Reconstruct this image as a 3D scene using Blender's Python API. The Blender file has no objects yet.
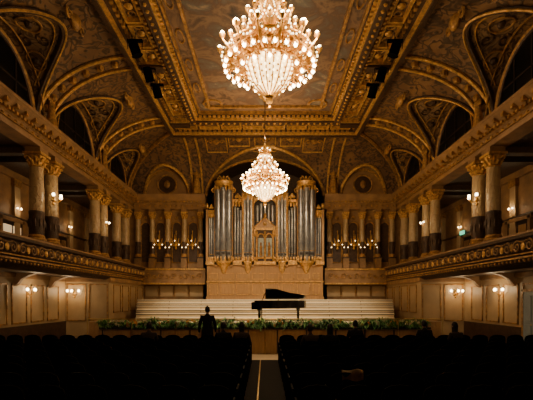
import bpy, math, random
from mathutils import Vector, Matrix
random.seed(4)
pi=math.pi
D=bpy.data
SC=bpy.context.scene

# ---------------------------------------------------------------- materials
def newmat(name):
    m=D.materials.new(name); m.use_nodes=True
    nt=m.node_tree; b=nt.nodes['Principled BSDF']
    return m,nt,b
def mat(name,col,rough=0.6,metal=0.0,var=0.25,scale=3.0,bump=0.0,bscale=20,spec=0.5):
    m,nt,b=newmat(name)
    b.inputs['Roughness'].default_value=rough
    b.inputs['Metallic'].default_value=metal
    b.inputs['Specular IOR Level'].default_value=spec
    tc=nt.nodes.new('ShaderNodeTexCoord')
    n=nt.nodes.new('ShaderNodeTexNoise'); n.inputs['Scale'].default_value=scale; n.inputs['Detail'].default_value=5
    r=nt.nodes.new('ShaderNodeValToRGB')
    r.color_ramp.elements[0].position=0.3; r.color_ramp.elements[1].position=0.7
    r.color_ramp.elements[0].color=(*[c*(1-var) for c in col],1)
    r.color_ramp.elements[1].color=(*[min(1,c*(1+var)) for c in col],1)
    nt.links.new(tc.outputs['Object'],n.inputs['Vector'])
    nt.links.new(n.outputs['Fac'],r.inputs['Fac']); nt.links.new(r.outputs['Color'],b.inputs['Base Color'])
    if bump>0:
        n2=nt.nodes.new('ShaderNodeTexNoise'); n2.inputs['Scale'].default_value=bscale; n2.inputs['Detail'].default_value=6
        bp=nt.nodes.new('ShaderNodeBump'); bp.inputs['Strength'].default_value=bump; bp.inputs['Distance'].default_value=0.05
        nt.links.new(tc.outputs['Object'],n2.inputs['Vector']); nt.links.new(n2.outputs['Fac'],bp.inputs['Height'])
        nt.links.new(bp.outputs['Normal'],b.inputs['Normal'])
    return m
def ornament(name,c0,c1,c2,scale=2.0,dist=3.0,rough=0.6,metal=0.0,amt=0.85):
    """painted / gilded arabesque: warped noise bands + voronoi florets over a ground colour"""
    m,nt,b=newmat(name); L=nt.links.new
    b.inputs['Roughness'].default_value=rough; b.inputs['Metallic'].default_value=metal
    tc=nt.nodes.new('ShaderNodeTexCoord')
    n=nt.nodes.new('ShaderNodeTexNoise'); n.inputs['Scale'].default_value=scale*0.5; n.inputs['Detail'].default_value=3
    L(tc.outputs['Object'],n.inputs['Vector'])
    r=nt.nodes.new('ShaderNodeValToRGB'); e=r.color_ramp.elements
    e[0].position=0.4; e[0].color=(*c0,1); e[1].position=0.6; e[1].color=(*c1,1)
    L(n.outputs['Fac'],r.inputs['Fac'])
    w=nt.nodes.new('ShaderNodeTexNoise'); w.inputs['Scale'].default_value=scale; w.inputs['Detail'].default_value=1.5; w.inputs['Distortion'].default_value=dist
    L(tc.outputs['Object'],w.inputs['Vector'])
    r2=nt.nodes.new('ShaderNodeValToRGB'); q=r2.color_ramp; q.elements[0].position=0.44; q.elements[0].color=(0,0,0,1); q.elements[1].position=0.49; q.elements[1].color=(1,1,1,1)
    x=q.elements.new(0.53); x.color=(1,1,1,1); x=q.elements.new(0.58); x.color=(0,0,0,1)
    L(w.outputs['Fac'],r2.inputs['Fac'])
    v=nt.nodes.new('ShaderNodeTexVoronoi'); v.inputs['Scale'].default_value=scale*1.6
    L(tc.outputs['Object'],v.inputs['Vector'])
    r3=nt.nodes.new('ShaderNodeValToRGB'); r3.color_ramp.elements[0].position=0.2; r3.color_ramp.elements[1].position=0.3
    r3.color_ramp.elements[0].color=(1,1,1,1); r3.color_ramp.elements[1].color=(0,0,0,1)
    L(v.outputs['Distance'],r3.inputs['Fac'])
    mx=nt.nodes.new('ShaderNodeMath'); mx.operation='MAXIMUM'; L(r2.outputs['Color'],mx.inputs[0]); L(r3.outputs['Color'],mx.inputs[1])
    mu=nt.nodes.new('ShaderNodeMath'); mu.operation='MULTIPLY'; mu.inputs[1].default_value=amt; L(mx.outputs[0],mu.inputs[0])
    mix=nt.nodes.new('ShaderNodeMix'); mix.data_type='RGBA'
    L(mu.outputs[0],mix.inputs['Factor']); L(r.outputs['Color'],mix.inputs['A']); mix.inputs['B'].default_value=(*c2,1)
    L(mix.outputs['Result'],b.inputs['Base Color'])
    bp=nt.nodes.new('ShaderNodeBump'); bp.inputs['Strength'].default_value=0.5; bp.inputs['Distance'].default_value=0.03
    L(mx.outputs[0],bp.inputs['Height']); L(bp.outputs['Normal'],b.inputs['Normal'])
    return m
def fresco(name,cols,scale=0.5,dist=2.0):
    m,nt,b=newmat(name); L=nt.links.new; b.inputs['Roughness'].default_value=0.7
    tc=nt.nodes.new('ShaderNodeTexCoord')
    n=nt.nodes.new('ShaderNodeTexNoise'); n.inputs['Scale'].default_value=scale; n.inputs['Detail'].default_value=9; n.inputs['Roughness'].default_value=0.6; n.inputs['Distortion'].default_value=dist
    r=nt.nodes.new('ShaderNodeValToRGB'); e=r.color_ramp.elements
    e[0].position=0.3; e[0].color=(*cols[0],1); e[1].position=0.72; e[1].color=(*cols[-1],1)
    for i,c in enumerate(cols[1:-1]):
        x=e.new(0.3+0.42*(i+1)/(len(cols)-1)); x.color=(*c,1)
    L(tc.outputs['Object'],n.inputs['Vector']); L(n.outputs['Fac'],r.inputs['Fac']); L(r.outputs['Color'],b.inputs['Base Color'])
    return m
def emis(name,col,s,base=(0.8,0.7,0.5)):
    m,nt,b=newmat(name)
    b.inputs['Base Color'].default_value=(*base,1)
    b.inputs['Emission Color'].default_value=(*col,1); b.inputs['Emission Strength'].default_value=s
    try: m.cycles.emission_sampling='NONE'
    except Exception: pass
    return m
def wood(name,c0,c1,rough=0.45,sc=(1,8,8),spec=0.5):
    m,nt,b=newmat(name); L=nt.links.new; b.inputs['Roughness'].default_value=rough; b.inputs['Specular IOR Level'].default_value=spec
    tc=nt.nodes.new('ShaderNodeTexCoord'); mp=nt.nodes.new('ShaderNodeMapping'); mp.inputs['Scale'].default_value=sc
    n=nt.nodes.new('ShaderNodeTexNoise'); n.inputs['Scale'].default_value=2; n.inputs['Detail'].default_value=8; n.inputs['Distortion'].default_value=0.6
    r=nt.nodes.new('ShaderNodeValToRGB'); r.color_ramp.elements[0].color=(*c0,1); r.color_ramp.elements[1].color=(*c1,1)
    r.color_ramp.elements[0].position=0.3; r.color_ramp.elements[1].position=0.7
    L(tc.outputs['Object'],mp.inputs['Vector']); L(mp.outputs['Vector'],n.inputs['Vector']); L(n.outputs['Fac'],r.inputs['Fac']); L(r.outputs['Color'],b.inputs['Base Color'])
    return m

M_plaster=mat('plaster_ochre',(0.25,0.135,0.054),0.6,var=0.3,scale=2,bump=0.25)
M_cream=mat('panel_cream',(0.38,0.26,0.135),0.55,var=0.15,scale=1.5)
M_gold=mat('gilding',(0.52,0.29,0.09),0.42,0.4,var=0.45,scale=8,bump=0.4,bscale=30)
M_goldc=mat('gilding_shaded',(0.33,0.17,0.052),0.5,0.35,var=0.55,scale=6,bump=0.5,bscale=30)  # darker copy of the gilding; dimness of the ceiling sides painted in
M_bronze=mat('dark_gilding',(0.050,0.023,0.009),0.5,0.15,var=0.4,scale=6,bump=0.4,bscale=25)
M_dark=mat('dark_wood',(0.016,0.008,0.004),0.5,var=0.3)
M_black=mat('black_felt',(0.0022,0.0018,0.0016),0.95,var=0.2,spec=0.03)
M_chairwood=mat('chair_wood_black',(0.004,0.003,0.002),0.8,var=0.2,spec=0.08)
M_marble=ornament('column_marble',(0.46,0.33,0.175),(0.39,0.265,0.13),(0.25,0.15,0.07),2.2,1.2,0.3,amt=0.35)
M_cove=ornament('fresco_cove',(0.19,0.098,0.037),(0.12,0.06,0.023),(0.028,0.014,0.007),1.9,1.2,amt=0.85)
M_lun=ornament('fresco_lunette',(0.30,0.18,0.085),(0.20,0.12,0.058),(0.06,0.031,0.015),2.1,1.3,amt=0.8)
M_flat=ornament('ceiling_stucco',(0.065,0.032,0.013),(0.045,0.021,0.009),(0.24,0.125,0.042),2.4,1.5)
M_fresco=fresco('ceiling_painting_paint',[(0.018,0.009,0.006),(0.065,0.032,0.016),(0.19,0.11,0.055),(0.09,0.045,0.023),(0.10,0.085,0.068),(0.32,0.215,0.115)],0.9,0.5)
M_glassdark=mat('window_glass_night',(0.004,0.004,0.004),0.3,var=0.1,spec=0.2)
M_stage=wood('stage_wood',(0.70,0.58,0.39),(0.82,0.70,0.50),0.45)
M_riser=wood('riser_face',(0.58,0.45,0.28),(0.68,0.55,0.36),0.5)
M_shadejoint=wood('riser_painted_shade_and_joint',(0.06,0.035,0.018),(0.09,0.055,0.028),0.6)  # dark colour painted as shade on the risers, also their joints
M_organwood=wood('organ_wood',(0.27,0.145,0.055),(0.38,0.21,0.085),0.45,(8,8,1))
M_pipe=mat('organ_pipe_tin',(0.30,0.30,0.31),0.32,0.75,var=0.3)
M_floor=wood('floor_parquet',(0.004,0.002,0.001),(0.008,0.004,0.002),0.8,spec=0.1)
M_litfloor=wood('floor_parquet_lit',(0.36,0.25,0.13),(0.44,0.31,0.17),0.45)  # lit copy of the parquet, brightness before the stage put into colour
M_lacq=mat('black_lacquer',(0.004,0.004,0.004),0.15,var=0.1,spec=0.4)
M_ivory=mat('ivory',(0.85,0.76,0.58),0.4,var=0.05)
M_brass=mat('brass',(0.6,0.4,0.14),0.3,0.9,var=0.1)
M_chgold=mat('chandelier_gold',(0.62,0.34,0.08),0.4,0.6,var=0.35,scale=10)
M_bulb=emis('bulb_glass',(1,0.82,0.48),30)
M_bowl=emis('frosted_glass_lit',(1,0.68,0.26),4.5)
M_beadglow=emis('crystal_bead_glowing',(1,0.76,0.38),8)  # beads emit: lamplight sparkle is put into the material
M_leaf=mat('leaf',(0.05,0.16,0.025),0.6,var=0.5,scale=5)
M_leaf2=mat('leaf_pale',(0.18,0.33,0.08),0.6,var=0.4,scale=5)
M_fl1=mat('petal_white',(0.85,0.75,0.55),0.6); M_fl2=mat('petal_orange',(0.75,0.32,0.08),0.6)
M_pot=mat('planter_dark',(0.02,0.012,0.008),0.7)
M_skin=mat('skin',(0.25,0.13,0.08),0.5,var=0.1); M_cloth=mat('dark_suit',(0.005,0.004,0.005),0.9,var=0.2,spec=0.1)
M_hair=mat('hair',(0.008,0.005,0.004),0.7,var=0.2,spec=0.2)
M_door=mat('door_paint_grey',(0.24,0.28,0.30),0.5,var=0.1)
M_bluepaint=mat('organ_panel_paint',(0.36,0.42,0.44),0.6,var=0.35,scale=6)
M_scarf=mat('linen',(0.36,0.25,0.13),0.8,var=0.2)
M_exit=emis('exit_sign_green',(0.15,0.9,0.5),1.2,(0.1,0.5,0.3))
M_lampglass=emis('sconce_glass',(1,0.80,0.48),18)
M_smallbulb=emis('candle_bulb',(1,0.74,0.4),6)
M_door_glow=emis('lit_door_glass',(1,0.70,0.38),0.6)

# ---------------------------------------------------------------- mesh builder
class MB:
    def __init__(s): s.v=[];s.f=[];s.mi=[];s.mats=[]
    def m(s,mt):
        if mt not in s.mats: s.mats.append(mt)
        return s.mats.index(mt)
    def add(s,vs,fs,mt):
        o=len(s.v); s.v.extend([tuple(v) for v in vs]); k=s.m(mt)
        for f in fs: s.f.append([i+o for i in f]); s.mi.append(k)
    def box(s,x0,x1,y0,y1,z0,z1,mt):
        if x0>x1:x0,x1=x1,x0
        if y0>y1:y0,y1=y1,y0
        vs=[(x,y,z) for z in (z0,z1) for y in (y0,y1) for x in (x0,x1)]
        s.add(vs,[(0,2,3,1),(4,5,7,6),(0,1,5,4),(2,6,7,3),(0,4,6,2),(1,3,7,5)],mt)
    def lathe(s,prof,c,seg,mt,sx=1,sy=1,a0=0,a1=2*pi):
        full=abs(a1-a0-2*pi)<1e-6; n=seg if full else seg+1
        vs=[]
        for r,z in prof:
            for i in range(n):
                a=a0+(a1-a0)*i/seg; vs.append((c[0]+r*math.cos(a)*sx,c[1]+r*math.sin(a)*sy,c[2]+z))
        fs=[]
        for j in range(len(prof)-1):
            for i in range(seg):
                k=(i+1)%n; fs.append((j*n+i,j*n+k,(j+1)*n+k,(j+1)*n+i))
        s.add(vs,fs,mt)
    def ball(s,c,r,mt,seg=8,rings=5,sz=1.0,sx=1.0,sy=1.0):
        vs=[(c[0],c[1],c[2]-r*sz)]
        for j in range(1,rings):
            p=-pi/2+pi*j/rings
            for i in range(seg):
                a=2*pi*i/seg; vs.append((c[0]+r*sx*math.cos(p)*math.cos(a),c[1]+r*sy*math.cos(p)*math.sin(a),c[2]+r*sz*math.sin(p)))
        vs.append((c[0],c[1],c[2]+r*sz)); fs=[]
        for i in range(seg):
            k=(i+1)%seg; fs.append((0,1+k,1+i)); t=len(vs)-1; b=1+(rings-2)*seg; fs.append((t,b+i,b+k))
        for j in range(rings-2):
            for i in range(seg):
                k=(i+1)%seg; a=1+j*seg; fs.append((a+i,a+k,a+seg+k,a+seg+i))
        s.add(vs,fs,mt)
    def tube(s,pts,r,mt,seg=5,closed=False):
        pts=[Vector(p) for p in pts]; n=len(pts); vs=[]
        rr=r if isinstance(r,(list,tuple)) else [r]*n
        up=None
        for i,p in enumerate(pts):
            if closed: t=pts[(i+1)%n]-pts[i-1]
            else: t=pts[min(i+1,n-1)]-pts[max(i-1,0)]
            if t.length<1e-9: t=Vector((0,0,1))
            t.normalize()
            if up is None:
                up=Vector((0,0,1)) if abs(t.z)<0.9 else Vector((1,0,0))
            u=up-t*up.dot(t)
            if u.length<1e-4: u=Vector((1,0.3,0))-t*t.x
            u.normalize(); up=u; w=t.cross(u)
            for k in range(seg):
                a=2*pi*k/seg; vs.append(p+u*(rr[i]*math.cos(a))+w*(rr[i]*math.sin(a)))
        fs=[]
        for i in range(n if closed else n-1):
            j=(i+1)%n
            for k in range(seg):
                l=(k+1)%seg; fs.append((i*seg+k,i*seg+l,j*seg+l,j*seg+k))
        if not closed:
            fs.append(tuple(range(seg))[::-1]); fs.append(tuple((n-1)*seg+k for k in range(seg)))
        s.add(vs,fs,mt)
    def ext(s,prof,y0,y1,mt,axis='y',cap=True):
        n=len(prof); vs=[]
        for yy in (y0,y1):
            for a,b in prof:
                vs.append((a,yy,b) if axis=='y' else ((yy,a,b) if axis=='x' else (a,b,yy)))
        fs=[(i,(i+1)%n,n+(i+1)%n,n+i) for i in range(n)]
        if cap: fs+=[tuple(range(n))[::-1],tuple(range(n,2*n))]
        s.add(vs,fs,mt)
    def frame(s,x0,x1,y0,y1,w,z0,z1,mt):
        s.box(x0,x0+w,y0,y1,z0,z1,mt); s.box(x1-w,x1,y0,y1,z0,z1,mt)
        s.box(x0+w,x1-w,y0,y0+w,z0,z1,mt); s.box(x0+w,x1-w,y1-w,y1,z0,z1,mt)
    def merge(s,o,T=None):
        b=len(s.v)
        for v in o.v:
            s.v.append(tuple(T@Vector(v)) if T else v)
        mp=[s.m(x) for x in o.mats]
        for f,k in zip(o.f,o.mi): s.f.append([i+b for i in f]); s.mi.append(mp[k])
    def mesh(s,name,smooth=None):
        me=D.meshes.new(name); me.from_pydata(s.v,[],s.f)
        for m_ in s.mats: me.materials.append(m_)
        me.polygons.foreach_set('material_index',s.mi)
        if smooth:
            me.polygons.foreach_set('use_smooth',[True]*len(me.polygons)); me.update()
            me.set_sharp_from_angle(angle=math.radians(smooth))
        me.update(); return me
    def obj(s,name,parent=None,smooth=None,loc=(0,0,0)):
        return mk(name,s.mesh(name,smooth),parent,loc)
def mk(name,data,parent=None,loc=(0,0,0),rot=None):
    o=D.objects.new(name,data); SC.collection.objects.link(o); o.location=loc
    if rot: o.rotation_euler=rot
    if parent: o.parent=parent
    return o
def empty(name,loc=(0,0,0),rot=(0,0,0)):
    o=D.objects.new(name,None); SC.collection.objects.link(o); o.location=loc; o.rotation_euler=rot; return o
def plight(name,loc,p,col=(1,0.70,0.38),r=0.1,parent=None):
    l=D.lights.new(name,'POINT'); l.energy=p; l.color=col; l.shadow_soft_size=r
    return mk(name,l,parent,loc)
def spiral(c,r,turns,a0,d,n=16,plane='yz',x=0):
    pts=[]
    for i in range(n):
        t=i/(n-1); a=a0+d*turns*2*pi*t; rr=r*(1-0.85*t)
        u,v=c[0]+rr*math.cos(a),c[1]+rr*math.sin(a)
        pts.append((x,u,v) if plane=='yz' else (u,x,v))
    return pts

# ---------------------------------------------------------------- dimensions
YB=27.0; YF=-4.0
ZC=11.8; ZS=9.0; XW=9.2; XC=5.2; YC=23.0
side_l=[(2.65,2.3,2.5),(8.15,2.3,2.5),(13.65,2.3,2.5),(19.15,2.3,2.5),(24.4,1.9,2.1)]
back_l=[(0,3.95,2.5),(-6.6,1.5,1.8),(6.6,1.5,1.8)]
piers=[-0.1,5.4,10.9,16.4,21.8]

# ---------------------------------------------------------------- ceiling vault
def lun(u,ls):
    h=0
    for c,w,r in ls:
        q=1-((u-c)/w)**2
        if q>0: h=max(h,ZS+r*math.sqrt(q))
    return h
xs=set(); ys=set()
for i in range(25):
    d=4*math.sin(i/24*pi/2); xs.add(round(XC+d,4)); xs.add(round(-XC-d,4)); ys.add(round(YC+d,4))
for i in range(9): xs.add(round(-XC+2*XC*i/8,4))
for c,w,r in back_l:
    for i in range(33): xs.add(round(c-w*math.cos(pi*i/32),4))
for c,w,r in side_l:
    for i in range(33): ys.add(round(c-w*math.cos(pi*i/32),4))
for p in (-4,-2,5.4,10.9,16.4): ys.add(p)
def clean(s,lo,hi):
    s=sorted(x for x in s if lo<=x<=hi); o=[s[0]]
    for x in s[1:]:
        if x-o[-1]>0.008:o.append(x)
    return o
xs=clean(xs,-XW,XW); ys=clean(ys,YF,YB)
def hgt(x,y):
    ds=abs(x)-XC; db=y-YC; d=max(ds,db,0)
    hc=ZS+(ZC-ZS)*math.sqrt(max(0,1-(d/4)**2)); k=0
    if d<=0: return ZC,2
    if ds>=db:
        h=lun(y,side_l)
    else: h=lun(x,back_l)
    return (h,1) if h>hc else (hc,0)
mb=MB(); vs=[];ks=[]
for y in ys:
    for x in xs:
        h,k=hgt(x,y); vs.append((x,y,h))
nx=len(xs)
G={0:[],1:[],2:[]}
for j in range(len(ys)-1):
    for i in range(nx-1):
        k=hgt((xs[i]+xs[i+1])/2,(ys[j]+ys[j+1])/2)[1]
        G[k].append((j*nx+i,j*nx+i+1,(j+1)*nx+i+1,(j+1)*nx+i))
mb.v=vs
for k,mt in ((0,M_cove),(1,M_lun),(2,M_flat)):
    kk=mb.m(mt)
    for f in G[k]: mb.f.append(list(f[::-1])); mb.mi.append(kk)
ceiling=mb.obj('ceiling',smooth=28)

# ribs (groins, wall arches, transverse ribs)
mb=MB()
def cx(h): return XC+4*math.sqrt(max(0,1-((h-ZS)/(ZC-ZS))**2))
for s in (-1,1):
    for c,w,r in side_l:
        g=[];a=[]
        for i in range(33):
            t=pi*i/32; h=ZS+r*math.sin(t); y=c-w*math.cos(t)
            g.append((s*(cx(h)-0.02),y,h-0.03)); a.append((s*(XW-0.08),y+0.0,h-0.02))
        mb.tube(g,0.10,M_bronze,6)
        mb.tube([(p[0]-s*0.10,p[1]+(p[1]-c)*0.02,p[2]-0.05) for p in g],0.045,M_gold,5)
        il=[]
        for i in range(3,30):
            t=pi*i/32; h=ZS+r*math.sin(t)*0.985; X=cx(ZS+r*math.sin(t))+0.28
            if X<XW-0.15: il.append((s*X,c-w*math.cos(t)*0.985,h))
        if len(il)>3: mb.tube(il,0.028,M_gold,5)
        mb.tube([(q[0],c+(q[1]-c)*0.93,ZS+(q[2]-ZS)*0.93) for q in a],0.10,M_goldc,6)
        mb.tube([(q[0]-s*0.35,c+(q[1]-c)*0.985,ZS+(q[2]-ZS)*0.985) for q in a],0.035,M_goldc,5)
        def P(th,X): return (s*X,c-w*math.cos(th)*0.985,ZS+r*math.sin(th)*0.985)
        for th in (0.30*pi,0.5*pi,0.70*pi):
            X0=(cx(ZS+r*math.sin(th))+XW)/2-0.02; rad=0.34 if th!=0.5*pi else 0.4
            mb.tube([P(th+rad*math.cos(k*pi/8)/w,X0+rad*math.sin(k*pi/8)) for k in range(16)],0.035,M_goldc,5,True)
            q=P(th,X0); mb.ball((q[0],q[1],q[2]-0.02),0.14,M_bronze,8,4)
        for th,d in ((0.40*pi,1),(0.60*pi,-1),(0.2*pi,1),(0.8*pi,-1)):
            X0=(cx(ZS+r*math.sin(th))+XW)/2; rad=0.28
            for dx in(-0.32,0.32):
                if X0+dx-0.2>cx(ZS+r*math.sin(th)):
                    mb.tube([P(th+d*rad*(1-0.8*k/13)*math.cos(k*0.62)/w,X0+dx+rad*(1-0.8*k/13)*math.sin(k*0.62)) for k in range(14)],0.028,M_bronze,5)
    for p in piers:
        for dy in (-0.42,0.42):
            pts=[]
            for i in range(20):
                t=pi/2*i/19; pts.append((s*(XC+4*math.cos(t)-0.05),p+dy,ZS+(ZC-ZS)*math.sin(t)-0.04))
            mb.tube(pts,0.08,M_gold,6)
        for i in range(2,19,2):
            t=pi/2*i/19; mb.ball((s*(XC+4*math.cos(t)-0.03),p,ZS+(ZC-ZS)*math.sin(t)-0.03),0.17,M_goldc,6,4)
for c,w,r in back_l:
    g=[];a=[]
    for i in range(33):
        t=pi*i/32; h=ZS+r*math.sin(t); x=c-w*math.cos(t)
        y=YC+4*math.sqrt(max(0,1-((h-ZS)/(ZC-ZS))**2))
        g.append((x,y-0.02,h-0.03)); a.append((x,YB-0.08,h-0.02))
    mb.tube(g,0.10,M_gold,6); mb.tube(a,0.12,M_goldc,6)
for s in (-1,1):
    pts=[];
    for i in range(20):
        t=pi/2*i/19; d=4*math.cos(t); pts.append((s*(XC+d-0.03),YC+d-0.03,ZS+(ZC-ZS)*math.sin(t)-0.03))
    mb.tube(pts,0.12,M_goldc,6)
    for x in (4.2,4.85):
        pts=[(s*x,YC+4*math.cos(pi/2*i/19)-0.04,ZS+(ZC-ZS)*math.sin(pi/2*i/19)-0.03) for i in range(20)]
        mb.tube(pts,0.07,M_gold,6)
    for c,w,r in side_l:
        h=ZS+r+0.1; X=s*(cx(min(h,ZC-0.02))-0.2)
        mb.ball((X,c,h-0.05),0.3,M_goldc,8,5,sz=1.0,sx=0.6)
        mb.tube(spiral((c-0.45,h-0.1),0.25,1.1,0,1,14,'yz',X),0.05,M_goldc,5)
        mb.tube(spiral((c+0.45,h-0.1),0.25,1.1,pi,-1,14,'yz',X),0.05,M_goldc,5)
def CB(x,t): return (x,YC+4*math.cos(t)-0.05,ZS+(ZC-ZS)*math.sin(t)-0.04)
for x0 in (-3.6,-2.2,-0.62,0.95,2.35):
    x1=x0+1.25; ta,tb=1.12,1.47
    if abs((x0+x1)/2)>1.6: ta=0.98
    pts=[CB(x0,ta)]+[CB(x0,ta+(tb-ta)*k/4) for k in range(1,5)]+[CB(x1,tb-(tb-ta)*k/4) for k in range(5)]
    mb.tube(pts,0.045,M_gold,5,True)
    mb.ball(CB((x0+x1)/2,(ta+tb)/2),0.22,M_goldc,8,5,sz=0.7)
    for d in(-1,1):
        mb.tube([CB((x0+x1)/2+d*(0.35+0.16*(1-0.8*k/11)*math.cos(k*0.6)),(ta+tb)/2+0.05*(1-0.8*k/11)*math.sin(k*0.6)) for k in range(12)],0.04,M_goldc,5)
mb.obj('trim_1',smooth=40)

# flat ceiling mouldings and coffers
mb=MB(); Y0=YF
def dent(mb,x0,x1,y0,y1,z0,z1,step,mt):
    if abs(x1-x0)<abs(y1-y0):
        n=int((y1-y0)/step)
        for i in range(n): mb.box(x0,x1,y0+i*step,y0+i*step+step*0.55,z0,z1,mt)
    else:
        n=int((x1-x0)/step)
        for i in range(n): mb.box(x0+i*step,x0+i*step+step*0.55,y0,y1,z0,z1,mt)
mb.frame(-5.45,5.45,Y0,23.25,0.16,11.42,11.9,M_bronze)
mb.frame(-5.29,5.29,Y0,23.09,0.12,11.5,11.85,M_gold)
mb.frame(-5.17,5.17,Y0,22.97,0.16,11.62,11.82,M_bronze)
mb.frame(-4.12,4.12,Y0,21.4,0.1,11.62,11.82,M_bronze)
mb.frame(-4.02,4.02,Y0,21.27,0.1,11.5,11.82,M_gold)
mb.frame(-3.92,3.92,Y0,21.17,0.3,11.28,11.82,M_bronze)
mb.frame(-3.62,3.62,Y0,20.87,0.08,11.36,11.82,M_gold)
mb.frame(-3.54,3.54,Y0,20.79,0.12,11.48,11.82,M_bronze)
mb.frame(-3.42,3.42,Y0,20.67,0.08,11.58,11.82,M_goldc)
for s in (-1,1):
    a,b=sorted((s*3.54,s*3.44)); dent(mb,a,b,Y0,20.5,11.40,11.5,0.24,M_gold)
    a,b=sorted((s*4.02,s*4.12)); dent(mb,a,b,Y0,21.0,11.42,11.6,0.24,M_goldc)
    a,b=sorted((s*5.01,s*4.91)); dent(mb,a,b,Y0,22.7,11.58,11.75,0.28,M_goldc)
    y=Y0
    while y<20.9: mb.ball((s*3.77,y,11.28),0.07,M_gold,6,4); y+=0.3
    y=Y0+0.1
    while y<21:
        y1=min(y+1.27,20.9)
        a,b=sorted((s*4.22,s*4.82)); mb.frame(a,b,y,y1,0.07,11.62,11.82,M_gold)
        mb.ball((s*4.52,(y+y1)/2,11.76),0.15,M_gold,8,4,sz=0.5)
        for dy in(-.35,.35): mb.tube([(s*4.52+0.13*math.cos(k*pi/4),(y+y1)/2+dy+0.13*math.sin(k*pi/4),11.76) for k in range(8)],0.03,M_goldc,4,True)
        y+=1.375
    for p in piers:
        a,b=sorted((s*4.12,s*5.1)); mb.box(a,b,p-0.2,p+0.2,11.45,11.8,M_bronze); mb.box(a,b,p-0.26,p-0.2,11.55,11.8,M_gold); mb.box(a,b,p+0.2,p+0.26,11.55,11.8,M_gold)
dent(mb,-3.4,3.4,20.54,20.64,11.40,11.5,0.24,M_gold); dent(mb,-3.9,3.9,21.2,21.3,11.40,11.58,0.24,M_goldc)
x=-3.7
while x<3.8: mb.ball((x,21.02,11.28),0.07,M_gold,6,4); x+=0.3
x=-4.9
while x<4.8:
    mb.frame(x,x+1.12,21.6,22.6,0.07,11.62,11.82,M_gold); mb.ball((x+0.56,22.1,11.76),0.2,M_goldc,8,4,sz=0.5); x+=1.225
dent(mb,-4.9,4.9,22.75,22.85,11.58,11.75,0.28,M_goldc)
mb.frame(-2.85,2.85,11.2,20.1,0.12,11.62,11.82,M_goldc)
mb.frame(-2.85,2.85,-1.0,9.8,0.12,11.62,11.82,M_goldc)
mb.box(-3.4,3.4,10.2,10.9,11.5,11.82,M_bronze)
for yy in (12.9,14.7,16.5,18.3):
    for sx in(-1,1):
        mb.tube([(sx*3.12+0.13*math.cos(k*pi/5),yy+0.4*math.sin(k*pi/5),11.72) for k in range(10)],0.035,M_goldc,5,True)
for sx in(-1,1):
    for yy in (11.2,20.1,9.8,-1):
        mb.tube([(sx*2.6+0.45*math.cos(k*pi/8),yy+(-0.25 if yy>15 else 0.25)+0.45*math.sin(k*pi/8),11.72) for k in range(16)],0.06,M_goldc,5,True)
mb.obj('trim_2',smooth=40)
mb=MB(); mb.box(-3.4,3.4,Y0,20.6,11.74,11.79,M_fresco); mb.obj('ceiling_painting')

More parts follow.
